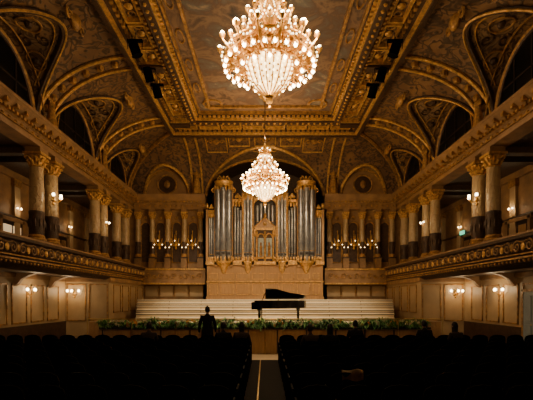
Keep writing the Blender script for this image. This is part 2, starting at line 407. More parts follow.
# ---------------------------------------------------------------- walls
for s,nm in ((-1,'left'),(1,'right')):
    w=MB()
    w.box(s*XW,s*(XW+0.3),YF,YB,8.85,12.1,M_plaster)
    w.box(s*12,s*12.3,YF,YB+0.3,3.3,8.3,M_plaster)
    w.box(s*9.2,s*12.3,YF,YB+0.3,8.05,8.2,M_bronze)
    w.box(s*10.5,s*10.8,YF,21,0,3.25,M_cream)
    w.box(s*8.2,s*10.8,21,21.25,0,3.25,M_cream)
    w.box(s*8.2,s*8.45,21.25,YB,0,3.25,M_cream)
    w.obj('wall_'+nm)
    t=MB()
    prof=[(s*9.45,8.0),(s*8.75,8.0),(s*8.72,8.12),(s*8.78,8.16),(s*8.78,8.42),(s*8.7,8.46),(s*8.68,8.56),(s*8.5,8.68),(s*8.42,8.8),(s*8.35,8.84),(s*8.35,8.95),(s*9.25,9.0),(s*9.45,9.0)]
    t.ext(prof,YF,YB,M_plaster)
    a,b=sorted((s*8.72,s*8.58)); dent(t,a,b,YF,YB-0.1,8.46,8.56,0.22,M_goldc)
    y=YF
    while y<YB-0.2:
        a,b=sorted((s*8.68,s*8.42)); t.box(a,b,y,y+0.14,8.58,8.72,M_goldc); y+=0.55
    t.box(s*8.75,s*8.70,YF,YB,8.22,8.26,M_goldc)
    y=YF+0.2
    while y<YB-0.5:
        t.ball((s*8.77,y,8.32),0.07,M_goldc,6,4); y+=0.35
    for p in piers:
        for d in (-0.55,0.55): t.box(s*9.2,s*12,p+d-0.18,p+d+0.18,7.8,8.06,M_bronze)
    for p in [-0.1,2.65,5.4,8.15,10.9,13.65,16.4,19.15,21.9,24.5,26.8]:
        a,b=sorted((s*12,s*11.85)); t.box(a,b,p-0.22,p+0.22,3.4,7.6,M_cream); t.box(a-0.04,b+0.04,p-0.28,p+0.28,7.4,7.75,M_goldc)
    t.box(s*12,s*11.8,YF,YB,7.75,8.05,M_plaster); t.box(s*12,s*11.85,YF,YB,5.9,5.98,M_bronze); t.box(s*12,s*11.9,YF,YB,3.4,4.3,M_bronze)
    y=YF+0.3
    while y<20.6:
        a,b=sorted((s*10.5,s*10.46))
        t.box(a,b,y,y+0.06,1.0,2.7,M_goldc); t.box(a,b,y+1.0,y+1.06,1.0,2.7,M_goldc); t.box(a,b,y,y+1.06,2.64,2.7,M_goldc); t.box(a,b,y,y+1.06,1.0,1.06,M_goldc)
        y+=1.35
    t.box(s*10.5,s*10.44,YF,21,0.0,0.9,M_bronze); t.box(s*10.5,s*10.42,YF,21,2.95,3.2,M_plaster)
    for k in range(4):
        y=21.6+k*1.35; a,b=sorted((s*8.2,s*8.16))
        for yy in (y,y+1.0): t.box(a,b,yy,yy+0.05,1.3,2.8,M_goldc)
        t.box(a,b,y,y+1.05,2.78,2.83,M_goldc); t.box(a,b,y,y+1.05,1.3,1.35,M_goldc)
    for x in (8.25,9.4):
        for q in(0,0.95): 
            a,b=sorted((s*(x+q),s*(x+q+0.05))); t.box(a,b,20.96,21,0.9,2.8,M_goldc)
        a,b=sorted((s*x,s*(x+1.0)));t.box(a,b,20.96,21,2.78,2.83,M_goldc); t.box(a,b,20.96,21,0.9,0.95,M_goldc)
    t.box(s*8.2,s*8.08,20.9,YB,2.95,3.2,M_plaster); t.box(s*8.1,s*10.5,20.88,21,2.95,3.2,M_plaster)
    t.obj('trim_'+('3' if s<0 else '4'),smooth=30)
    for k,(c,w_,r) in enumerate(side_l):
        f=MB(); hw=w_*0.84; rr=r*0.86; zb=ZS+0.06; n=24; X=s*(XW-0.06)
        arc=[(X,c-hw*math.cos(pi*i/n),zb+rr*math.sin(pi*i/n)) for i in range(n+1)]
        f.add(arc,[tuple(range(n+1))],M_glassdark)
        f.tube([(X-s*0.04,p[1],p[2]) for p in arc]+[arc[0]],0.06,M_bronze,6)
        for q in (-0.5,0,0.5):
            yy=c+q*hw; top=zb+rr*math.sqrt(1-q*q); f.box(X-0.04,X+0.04,yy-0.03,yy+0.03,zb,top,M_dark)
        f.box(X-0.04,X+0.04,c-hw*0.88,c+hw*0.88,zb+rr*0.45,zb+rr*0.45+0.06,M_dark)
        f.obj('window_%d'%(k+1+(0 if s<0 else 5)),smooth=40)
    for k,p in enumerate([6.8,12.2,18.8,23.2]):
        d=MB(); a,b=sorted((s*11.99,s*11.9)); d.box(a,b,p-0.75,p+0.75,3.4,5.7,M_dark)
        for q in(-0.36,0.36):
            a2,b2=sorted((s*11.9,s*11.86)); d.box(a2,b2,p+q-0.28,p+q+0.28,4.4,5.5,M_door_glow if (s<0 and k==2) else M_organwood); d.box(a2,b2,p+q-0.28,p+q+0.28,3.55,4.2,M_organwood)
        a,b=sorted((s*12,s*11.84)); d.box(a,b,p-0.92,p-0.75,3.4,5.85,M_plaster); d.box(a,b,p+0.75,p+0.92,3.4,5.85,M_plaster); d.box(a,b,p-0.98,p+0.98,5.7,5.88,M_plaster)
        d.obj('door_%d'%(k+1+(0 if s<0 else 4)))
    B=empty('balcony')
    b_=MB()
    prof=[(s*12,3.15),(s*8.6,3.15),(s*8.35,3.05),(s*8.2,3.12),(s*8.05,3.2),(s*7.95,3.32),(s*7.98,3.4),(s*8.08,3.44),(s*8.04,3.5),(s*7.93,3.62),(s*7.92,3.78),(s*8.02,3.92),(s*7.9,3.97),(s*7.88,4.08),(s*8.2,4.08),(s*8.2,3.4),(s*12,3.4)]
    b_.ext(prof,YF,YB,M_bronze); b_.obj('parapet',B)
    r_=MB()
    r_.box(s*7.86,s*8.22,YF,YB,4.06,4.12,M_plaster); r_.box(s*7.93,s*7.98,YF,YB,3.33,3.38,M_goldc); r_.box(s*8.04,s*7.98,YF,YB,3.46,3.5,M_goldc)
    y=YF+0.3
    while y<YB-0.9:
        X=s*7.9
        r_.tube(spiral((y+0.25,3.7),0.19,1.4,pi/2,1,16,'yz',X),0.028,M_plaster,5)
        r_.tube(spiral((y+0.85,3.7),0.19,1.4,pi/2,-1,16,'yz',X),0.028,M_plaster,5)
        r_.tube([(X,y+0.25+0.6*i/8,3.89-0.06*math.sin(pi*i/8)) for i in range(9)],0.024,M_plaster,4)
        r_.ball((X,y+0.55,3.68),0.1,M_gold,8,5,sz=1.3,sx=0.4)
        r_.ball((X,y,3.7),0.045,M_gold,6,4,sz=3.2)
        y+=1.1
    y=YF
    while y<YB-0.2: r_.ball((s*7.97,y,3.26),0.05,M_goldc,6,4); y+=0.22
    r_.obj('scrollwork',B,smooth=50)
    c_=MB(); y=0.5
    while y<21:
        c_.ext([(s*10.5,2.6),(s*10.35,2.7),(s*10.2,2.9),(s*9.9,3.05),(s*9.5,3.15),(s*10.5,3.15)],y,y+0.2,M_plaster); y+=2.7
    c_.obj('corbels',B)

# back wall with organ niche
w=MB()
w.box(-12.3,-3.95,YB,YB+0.3,0,9.0,M_plaster); w.box(3.95,12.3,YB,YB+0.3,0,9.0,M_plaster)
n=32
for i in range(n):
    t0,t1=pi*i/n,pi*(i+1)/n
    x0,z0=-3.95*math.cos(t0),9+2.5*math.sin(t0); x1,z1=-3.95*math.cos(t1),9+2.5*math.sin(t1)
    w.add([(x0,YB,z0),(x1,YB,z1),(x1,YB,12.2),(x0,YB,12.2)],[(0,1,2,3)],M_plaster)
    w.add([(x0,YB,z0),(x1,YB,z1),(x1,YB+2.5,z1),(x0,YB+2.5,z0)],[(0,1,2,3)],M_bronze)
w.box(-9.5,-3.95,YB,YB+0.3,9,12.2,M_plaster); w.box(3.95,9.5,YB,YB+0.3,9,12.2,M_plaster)
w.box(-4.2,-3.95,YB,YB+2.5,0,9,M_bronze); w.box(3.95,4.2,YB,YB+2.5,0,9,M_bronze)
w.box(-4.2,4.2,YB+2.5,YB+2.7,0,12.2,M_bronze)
w.obj('wall_back')
w=MB(); w.box(-12.3,12.3,YF-0.3,YF,0,12.2,M_plaster); w.obj('wall_front')
w=MB(); w.box(-12.3,12.3,YF-0.3,YB+2.7,-0.2,0,M_floor); w.box(-2.2,2.2,13.55,14.9,0,0.004,M_litfloor); w.box(-0.17,-0.14,5,13.5,0.0,0.005,M_brass)  # paler front patch paints the bright floor before the stage
w.obj('floor')

t=MB()
for s in (-1,1):
    prof=[(YB,8.0),(YB-0.45,8.0),(YB-0.42,8.4),(YB-0.5,8.5),(YB-0.7,8.7),(YB-0.75,8.95),(YB,9.0)]
    a,b=sorted((s*3.95,s*8.7)); t.ext(prof,a,b,M_plaster,'x')
    dent(t,a,b,YB-0.56,YB-0.48,8.44,8.54,0.22,M_goldc)
    x=a
    while x<b: t.ball((x,YB-0.44,8.22),0.07,M_goldc,6,4); x+=0.35
    for cxn in (4.85,5.95,7.05,8.05):
        X=s*cxn; hw=0.32
        pts=[(X-hw,YB-0.03,4.5),(X-hw,YB-0.03,6.9)]+[(X-hw*math.cos(pi*i/10),YB-0.03,6.9+hw*math.sin(pi*i/10)) for i in range(1,10)]+[(X+hw,YB-0.03,6.9),(X+hw,YB-0.03,4.5)]
        t.add(pts,[tuple(range(len(pts)))],M_bronze); t.tube(pts+[pts[0]],0.045,M_goldc,5)
        t.ball((X,YB-0.08,7.5),0.13,M_goldc,6,4)
    t.box(s*3.95,s*8.2,YB-0.6,YB-0.35,3.0,4.0,M_plaster)
    t.box(s*3.95,s*8.2,YB-0.66,YB-0.3,3.95,4.06,M_gold); t.box(s*3.95,s*8.2,YB-0.64,YB-0.3,3.0,3.1,M_gold)
    for k in range(5):
        t.tube(spiral((s*(4.35+k*0.85),3.52),0.22,1.3,0,1,14,'xz',YB-0.63),0.03,M_goldc,5)
        t.tube(spiral((s*(4.75+k*0.85),3.52),0.14,1.3,0,-1,14,'xz',YB-0.63),0.03,M_goldc,5)
    for k in range(4):
        x=s*(4.2+k*1.0); a2,b2=sorted((x,x+s*0.85))
        t.box(a2,b2,YB-0.06,YB,2.2,2.9,M_cream); t.box(a2-0.03,a2,YB-0.1,YB,2.2,2.9,M_goldc); t.box(b2,b2+0.03,YB-0.1,YB,2.2,2.9,M_goldc)
t.ball((0,YB-1.9,11.6),0.3,M_goldc,8,5); 
for s in(-1,1): t.tube(spiral((s*0.55,11.5),0.28,1.2,0 if s>0 else pi,-s,14,'xz',YB-1.95),0.05,M_goldc,5)
for s in(-1,1):
    t.tube([(s*6.6+0.62*math.cos(k*pi/10),YB-0.05,9.75+0.62*math.sin(k*pi/10)) for k in range(20)],0.06,M_goldc,5,True)
    t.add([(s*6.6+0.58*math.cos(k*pi/10),YB-0.03,9.75+0.58*math.sin(k*pi/10)) for k in range(20)],[tuple(range(20))],M_bronze)
    t.ball((s*6.6,YB-0.08,9.75),0.2,M_goldc,8,5,sz=1.4,sy=0.5)
t.obj('trim_5',smooth=40)

# ---------------------------------------------------------------- columns
def column_mesh():
    c=MB()
    c.box(-0.36,0.36,-0.36,0.36,0,0.12,M_bronze); c.box(-0.31,0.31,-0.31,0.31,0.12,0.85,M_plaster); c.box(-0.36,0.36,-0.36,0.36,0.85,0.95,M_bronze)
    c.lathe([(0.34,0.95),(0.36,1.0),(0.34,1.05),(0.29,1.08),(0.31,1.12),(0.29,1.16),(0.265,1.2)],(0,0,0),20,M_goldc)
    c.lathe([(0.265,1.2),(0.28,1.3),(0.28,2.0),(0.29,2.03),(0.29,2.1),(0.27,2.13)],(0,0,0),20,M_bronze)
    for k in range(10):
        a=k*pi/5; c.ball((0.28*math.cos(a),0.28*math.sin(a),1.65),0.045,M_bronze,6,4,sz=4)
    c.lathe([(0.27,2.13),(0.262,3.0),(0.235,3.85)],(0,0,0),24,M_marble)
    c.lathe([(0.235,3.85),(0.27,3.88),(0.24,3.92),(0.24,4.0),(0.27,4.15),(0.34,4.28)],(0,0,0),20,M_gold)
    for row,(z,rr,n,off) in enumerate(((3.93,0.25,8,0),(4.05,0.26,8,pi/8))):
        for k in range(n):
            a=off+k*2*pi/n; d=Vector((math.cos(a),math.sin(a),0))
            c.tube([d*rr+Vector((0,0,z)),d*(rr+0.03)+Vector((0,0,z+0.08)),d*(rr+0.09)+Vector((0,0,z+0.15)),d*(rr+0.13)+Vector((0,0,z+0.12))],[0.05,0.05,0.035,0.02],M_gold,5)
    for k in range(4):
        a=pi/4+k*pi/2; c.ball((0.38*math.cos(a),0.38*math.sin(a),4.22),0.08,M_gold,8,5)
    c.box(-0.36,0.36,-0.36,0.36,4.3,4.4,M_gold)
    c.box(-0.30,0.30,-0.30,0.30,4.39,4.6,M_plaster)
    return c.mesh('column',40)
CM=column_mesh()
for s in (-1,1):
    for p in piers:
        for d in (-0.55,0.55):
            o=mk('column',CM,None,(s*9.05,p+d,3.4))
    for y in (24.4,25.9): mk('column',CM,None,(s*9.05,y,3.4))
    for x in (4.3,5.4,6.5,7.55,8.5):
        o=mk('column',CM,None,(s*x,YB-0.24,4.0)); o.scale=(0.62,0.62,4.0/4.6)

# ---------------------------------------------------------------- stage
st=MB()
st.box(-6.15,6.15,15.0,19.0,0,1.0,M_stage)
st.box(-6.2,6.2,14.97,15.0,0,0.93,M_organwood); st.box(-6.2,6.2,14.93,15.02,0.93,1.01,M_dark)
for k in range(12): x=-6.1+k*1.09; st.box(x,x+0.05,14.94,14.97,0.05,0.9,M_dark)
for i in range(6):
    hw=min(6.15+0.3*i,7.7)
    y=19+i; h=1.0+0.165*(i+1)
    st.box(-hw,hw,y,26.4 if i==5 else y+1.02,0,h,M_stage)
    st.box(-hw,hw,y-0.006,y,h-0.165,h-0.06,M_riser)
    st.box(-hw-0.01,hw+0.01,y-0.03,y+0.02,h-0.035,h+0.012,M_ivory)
    st.box(-hw,hw,y-0.010,y,h-0.075,h-0.035,M_shadejoint)  # dark strip paints the shade under the step edge
    if i%2==0: st.box(-hw,hw,y-0.012,y,h-0.165,h-0.125,M_shadejoint)
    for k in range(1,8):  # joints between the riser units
        x=-hw+2*hw*k/8; st.box(x-0.012,x+0.012,y-0.012,y,h-0.165,h-0.03,M_shadejoint)
for s in(-1,1):
    st.box(s*6.15,s*8.18,18.6,19.6,0,1.0,M_organwood)
st.obj('stage')
r=MB()
r.tube([(-6.6,14.85,1.32),(6.6,14.85,1.32)],0.018,M_brass,6)
for k in range(9): r.tube([(-6.6+k*1.65,14.85,0.0),(-6.6+k*1.65,14.85,1.32)],0.014,M_brass,6)
r.obj('stage_rail')
# planting along the stage edge: touching clumps of different sizes
fl=MB()
fl.box(-6.12,6.12,15.03,15.28,1.0,1.09,M_pot)
clump=[-6.0+0.36*k+random.uniform(-0.07,0.07) for k in range(34)]
for ci,cxk in enumerate(clump):
    H=random.uniform(0.6,1.3)
    for k in range(130):
        a=random.uniform(0,2*pi); L=random.uniform(0.15,0.34)*H
        d=Vector((math.cos(a),math.sin(a)*0.7-0.35,0)); up=random.uniform(-0.1,1.25)
        p=Vector((cxk+random.gauss(0,0.09),15.06+random.gauss(0,0.04),1.07)); w=Vector((-d.y,d.x,0)).normalized()*random.uniform(0.014,0.032)
        m1=p+d*L*0.5+Vector((0,0,L*0.65*up)); m2=p+d*L+Vector((0,0,L*(0.85*up-0.45)))
        fl.add([p-w*0.5,p+w*0.5,m1+w,m1-w,m2],[(0,1,2,3),(3,2,4)],M_leaf if random.random()<(0.75 if ci%2 else 0.4) else M_leaf2)
    for k in range(random.choice((0,2,4,8,10))):
        a=random.uniform(0,2*pi); rr=random.uniform(0.02,0.038); c=(cxk+0.17*math.cos(a),14.93+0.05*math.sin(a),1.16+0.1*math.sin(a*1.7)); mt=M_fl1 if (ci%3) else M_fl2
        for j in range(5):
            b=j*2*pi/5; fl.ball((c[0]+rr*math.cos(b),c[1]-0.01,c[2]+rr*math.sin(b)),rr*0.7,mt,5,4,sy=0.5)
        fl.ball(c,rr*0.5,M_brass,5,4)
fl.obj('flower_border')

# ---------------------------------------------------------------- organ
O=empty('pipe_organ'); OY=25.4
og=MB()
og.box(-3.65,3.65,OY,26.9,2.0,4.3,M_organwood)
for x in [-3.65,-2.95,-1.95,-0.95,-0.02,0.95,1.9,2.9,3.6]: og.box(x-0.03,x+0.07,OY-0.05,OY,2.05,4.2,M_organwood)
px=[-3.58,-2.88,-1.88,-0.88,0.05,1.02,1.97,2.97,3.57]
for a,b in zip(px[:-1],px[1:]):
    for z0,z1 in ((2.3,3.0),(3.28,3.65)):
        og.box(a+0.06,b-0.12,OY-0.025,OY,z0,z0+0.04,M_gold); og.box(a+0.06,b-0.12,OY-0.025,OY,z1,z1+0.04,M_gold)
        og.box(a+0.06,a+0.1,OY-0.025,OY,z0,z1,M_gold); og.box(b-0.16,b-0.12,OY-0.025,OY,z0,z1,M_gold)
og.box(-3.72,3.72,OY-0.1,OY+0.1,2.0,2.2,M_organwood); og.box(-3.75,3.75,OY-0.14,OY+0.1,4.2,4.42,M_gold)
og.box(-3.72,3.72,OY-0.06,OY+0.1,3.1,3.18,M_gold)
og.box(-3.6,3.6,26.0,26.9,4.3,7.9,M_dark); og.box(-2.9,2.9,26.0,26.9,7.9,8.6,M_dark)
og.obj('case_base',O)
pp=MB()
def pipe(x,y,z0,z1,r,foot=0.35):
    pp.lathe([(r*0.25,z0),(r,z0+foot),(r,z1),(r*0.86,z1),(r*0.86,z1-0.1)],(x,y,0),12,M_pipe)
    pp.box(x-r*0.5,x+r*0.5,y-r*1.04,y-r*0.8,z0+foot+0.02,z0+foot+0.02+r*0.7,M_dark)
    pp.lathe([(r*1.05,z0+foot+r*1.2),(r*1.05,z0+foot+r*1.2+0.03)],(x,y,0),12,M_gold)
cs=MB()
def tower(cxx,hw,z0,z1,proj,np):
    y0=OY
    cs.lathe([(0.06,z0-0.75),(0.16,z0-0.6),(0.2,z0-0.45),(hw*0.7,z0-0.2),(hw*1.05,z0-0.1),(hw*1.1,z0),(hw*1.0,z0+0.04),(0,z0+0.04)],(cxx,y0,0),20,M_gold,1,proj/hw)
    for k in range(np):
        t=(k+0.5)/np; a=pi+pi*t; r=hw*math.sin(pi/np/2)*0.86
        x=cxx+hw*0.78*math.cos(a); y=y0+proj*0.8*math.sin(a)
        pipe(x,y,z0+0.04,z1-0.55+0.2*math.sin(pi*t),r)
    for s in(-1,1):
        cs.box(cxx+s*hw-0.09,cxx+s*hw+0.09,y0-0.14,y0+0.6,z0-0.3,z1-0.1,M_organwood); cs.tube([(cxx+s*hw,y0-0.17,z0),(cxx+s*hw,y0-0.17,z1-0.2)],0.06,M_gold,6)
        for q in range(9): cs.ball((cxx+s*hw,y0-0.19,z0+0.3+q*(z1-z0-0.8)/8),0.09,M_gold,6,4)
        cs.tube(spiral((cxx+s*(hw+0.12),z1-0.45),0.16,1.2,pi/2,-s,12,'xz',y0-0.1),0.035,M_gold,5)
    for k in range(np*2):
        t=(k+0.5)/(np*2); a=pi+pi*t; cs.ball((cxx+hw*math.cos(a),y0+proj*math.sin(a),z1-0.40),0.095,M_gold,6,4,sz=2.6)
        cs.ball((cxx+hw*math.cos(a),y0+proj*math.sin(a),z0+0.18),0.08,M_gold,6,4,sz=2)
    cs.lathe([(hw*1.0,z1-0.2),(hw*1.08,z1-0.15),(hw*1.05,z1-0.05),(hw*1.2,z1+0.05),(hw*1.2,z1+0.12),(hw*0.8,z1+0.16),(hw*0.35,z1+0.3),(0.05,z1+0.36),(0.07,z1+0.45),(0,z1+0.55)],(cxx,y0,0),20,M_gold,1,proj/hw)
    if hw>0.4:
        for s in(-1,1): cs.tube(spiral((cxx+s*hw*0.6,z1+0.3),0.18,1.2,pi/2,s,12,'xz',y0-0.1),0.035,M_gold,5)
def flat(x0,x1,z0,h0,h1,n,mt=None):
    for k in range(n):
        x=x0+(x1-x0)*(k+0.5)/n; r=(x1-x0)/n*0.44; pipe(x,OY+0.12,z0,h0+(h1-h0)*(k+0.5)/n,r,0.3)
    zt=max(h0,h1)+0.1
    cs.box(x0-0.03,x1+0.03,OY-0.08,OY+0.5,zt,zt+0.16,M_gold); cs.box(x0,x1,OY-0.05,OY+0.5,z0-0.15,z0,M_gold)
    for k in range(n+1):
        x=x0+(x1-x0)*k/n; cs.ball((x,OY-0.03,zt-0.12),0.08,M_gold,6,4,sz=2.6); cs.ball((x,OY-0.03,z0+0.1),0.07,M_gold,6,4,sz=2)
    w=x1-x0
    if w>0.3:
        for d in(-1,1): cs.tube(spiral(((x0+x1)/2+d*w*0.22,zt+0.33),w*0.2,1.3,pi/2,d,14,'xz',OY),0.035,M_gold,5)
        cs.ball(((x0+x1)/2,OY,zt+0.4),0.09,M_gold,6,5,sz=1.8)
for s in (-1,1):
    tower(s*2.62,0.50,4.4,9.35,0.42,3)
    a,b=sorted((s*3.22,s*3.6)); flat(a,b,4.5,7.4,7.4,3)
    cs.box(s*3.6,s*3.74,OY-0.1,26.4,4.3,7.7,M_organwood); cs.ball((s*3.67,OY,7.95),0.1,M_gold,8,5,sz=1.8)
    if s<0: flat(-2.0,-1.46,4.5,8.1,7.6,3)
    else: flat(1.46,2.0,4.5,7.6,8.1,3)
    tower(s*1.08,0.30,4.4,8.85,0.24,3)
    a,b=sorted((s*0.72,s*0.54)); flat(a,b,4.5,6.2,6.2,2)
cs.box(-0.52,0.52,OY-0.02,OY+0.4,4.4,6.5,M_bronze)
for x in (-0.52,0,0.52): cs.tube([(x,OY-0.12,4.45),(x,OY-0.12,6.3)],0.06,M_gold,8)
for x in(-0.26,0.26):
    cs.box(x-0.17,x+0.17,OY-0.05,OY,4.7,5.9,M_bluepaint)
    cs.tube([(x-0.2*math.cos(pi*i/10),OY-0.1,5.95+0.22*math.sin(pi*i/10)) for i in range(11)],0.045,M_gold,5)
    cs.lathe([(0.11,4.75),(0.08,5.1),(0.1,5.35),(0.04,5.45),(0.06,5.53),(0.05,5.6),(0,5.63)],(x,OY-0.1,0),10,M_goldc)
    cs.box(x-0.2,x+0.2,OY-0.08,OY,4.6,4.72,M_gold)
cs.box(-0.64,0.64,OY-0.16,OY+0.3,6.4,6.55,M_gold)
cs.add([(-0.66,OY-0.14,6.55),(0.66,OY-0.14,6.55),(0,OY-0.14,7.15),(-0.66,OY+0.1,6.55),(0.66,OY+0.1,6.55),(0,OY+0.1,7.15)],[(0,1,2),(3,5,4),(0,2,5,3),(1,4,5,2)],M_organwood)
for s in(-1,1): cs.tube([(s*0.68,OY-0.16,6.56),(0,OY-0.16,7.18)],0.05,M_gold,5)
cs.ball((0,OY-0.16,6.78),0.13,M_gold,8,5,sy=0.5); cs.ball((0,OY-0.1,7.3),0.1,M_gold,8,5,sz=1.8)
for k in range(5): pipe(-0.48+0.24*k,OY+0.16,6.6,8.25-0.12*abs(k-2),0.095,0.25)
cs.tube([(-0.78*math.cos(pi*i/16),OY-0.05,7.95+0.55*math.sin(pi*i/16)) for i in range(17)],0.09,M_gold,6)
for i in range(1,16,2): cs.ball((-0.78*math.cos(pi*i/16),OY-0.08,7.95+0.6*math.sin(pi*i/16)+0.1),0.09,M_gold,6,4)
cs.ball((0,OY-0.05,8.8),0.14,M_gold,8,5,sz=1.8)
pp.obj('pipes',O,smooth=40); cs.obj('gilded_case',O,smooth=40)

# ---------------------------------------------------------------- piano
P=empty('grand_piano',(-0.44,18.0,1.0))
ctrl=[(0,0),(1.9,0),(2.15,-0.06),(2.25,-0.3),(2.15,-0.58),(1.85,-0.76),(1.5,-0.92),(1.2,-1.18),(0.95,-1.42),(0.7,-1.5),(0,-1.5)]
p=MB(); n=len(ctrl)
p.ext(ctrl,0.66,1.0,M_lacq,'z')
p.ext([(x*0.97+0.03,y*0.95-0.03) for x,y in ctrl],0.985,1.005,M_brass,'z')
p.box(-0.12,0.25,-1.5,0,0.62,0.78,M_lacq); p.box(-0.12,0.2,-1.5,-1.43,0.62,0.92,M_lacq); p.box(-0.12,0.2,-0.07,0,0.62,0.92,M_lacq)
p.box(-0.1,0.05,-1.42,-0.08,0.78,0.80,M_ivory)
for k in range(36):
    if k%7 not in (2,6): p.box(-0.03,0.05,-1.40+k*0.0366,-1.385+k*0.0366,0.80,0.815,M_lacq)
p.obj('case',P)
l=MB(); l.ext([(x,y-0.0) for x,y in ctrl if x>0.3]+[(0.45,-1.5),(0.45,0)],0,0.03,M_lacq,'z')
lo=l.obj('lid',P,loc=(0,0,1.03)); lo.rotation_euler=(-math.radians(17),0,0)
l=MB(); l.tube([(1.0,-1.25,1.0),(1.0,-1.22,1.38)],0.014,M_lacq,6)
# music desk, leaning back
l.add([(0.30,-1.1,1.0),(0.30,-0.4,1.0),(0.46,-0.4,1.36),(0.46,-1.1,1.36),(0.33,-1.1,1.0),(0.33,-0.4,1.0),(0.49,-0.4,1.35),(0.49,-1.1,1.35)],[(0,1,2,3),(7,6,5,4),(0,3,7,4),(1,5,6,2),(3,2,6,7)],M_lacq)
for (x,y) in ((0.2,-0.2),(0.2,-1.3),(1.9,-0.35)):
    l.lathe([(0.085,0.68),(0.09,0.6),(0.05,0.52),(0.06,0.4),(0.04,0.12),(0.06,0.08),(0.03,0.06)],(x,y,0),12,M_lacq); l.ball((x,y,0.04),0.04,M_brass,8,6)
l.box(0.28,0.32,-0.95,-0.92,0.15,0.68,M_lacq); l.box(0.28,0.32,-0.58,-0.55,0.15,0.68,M_lacq); l.box(0.22,0.36,-0.98,-0.52,0.1,0.16,M_lacq)
for y in(-0.85,-0.75,-0.65): l.box(0.1,0.24,y-0.015,y+0.015,0.05,0.075,M_brass)
l.obj('legs_and_fittings',P,smooth=40)

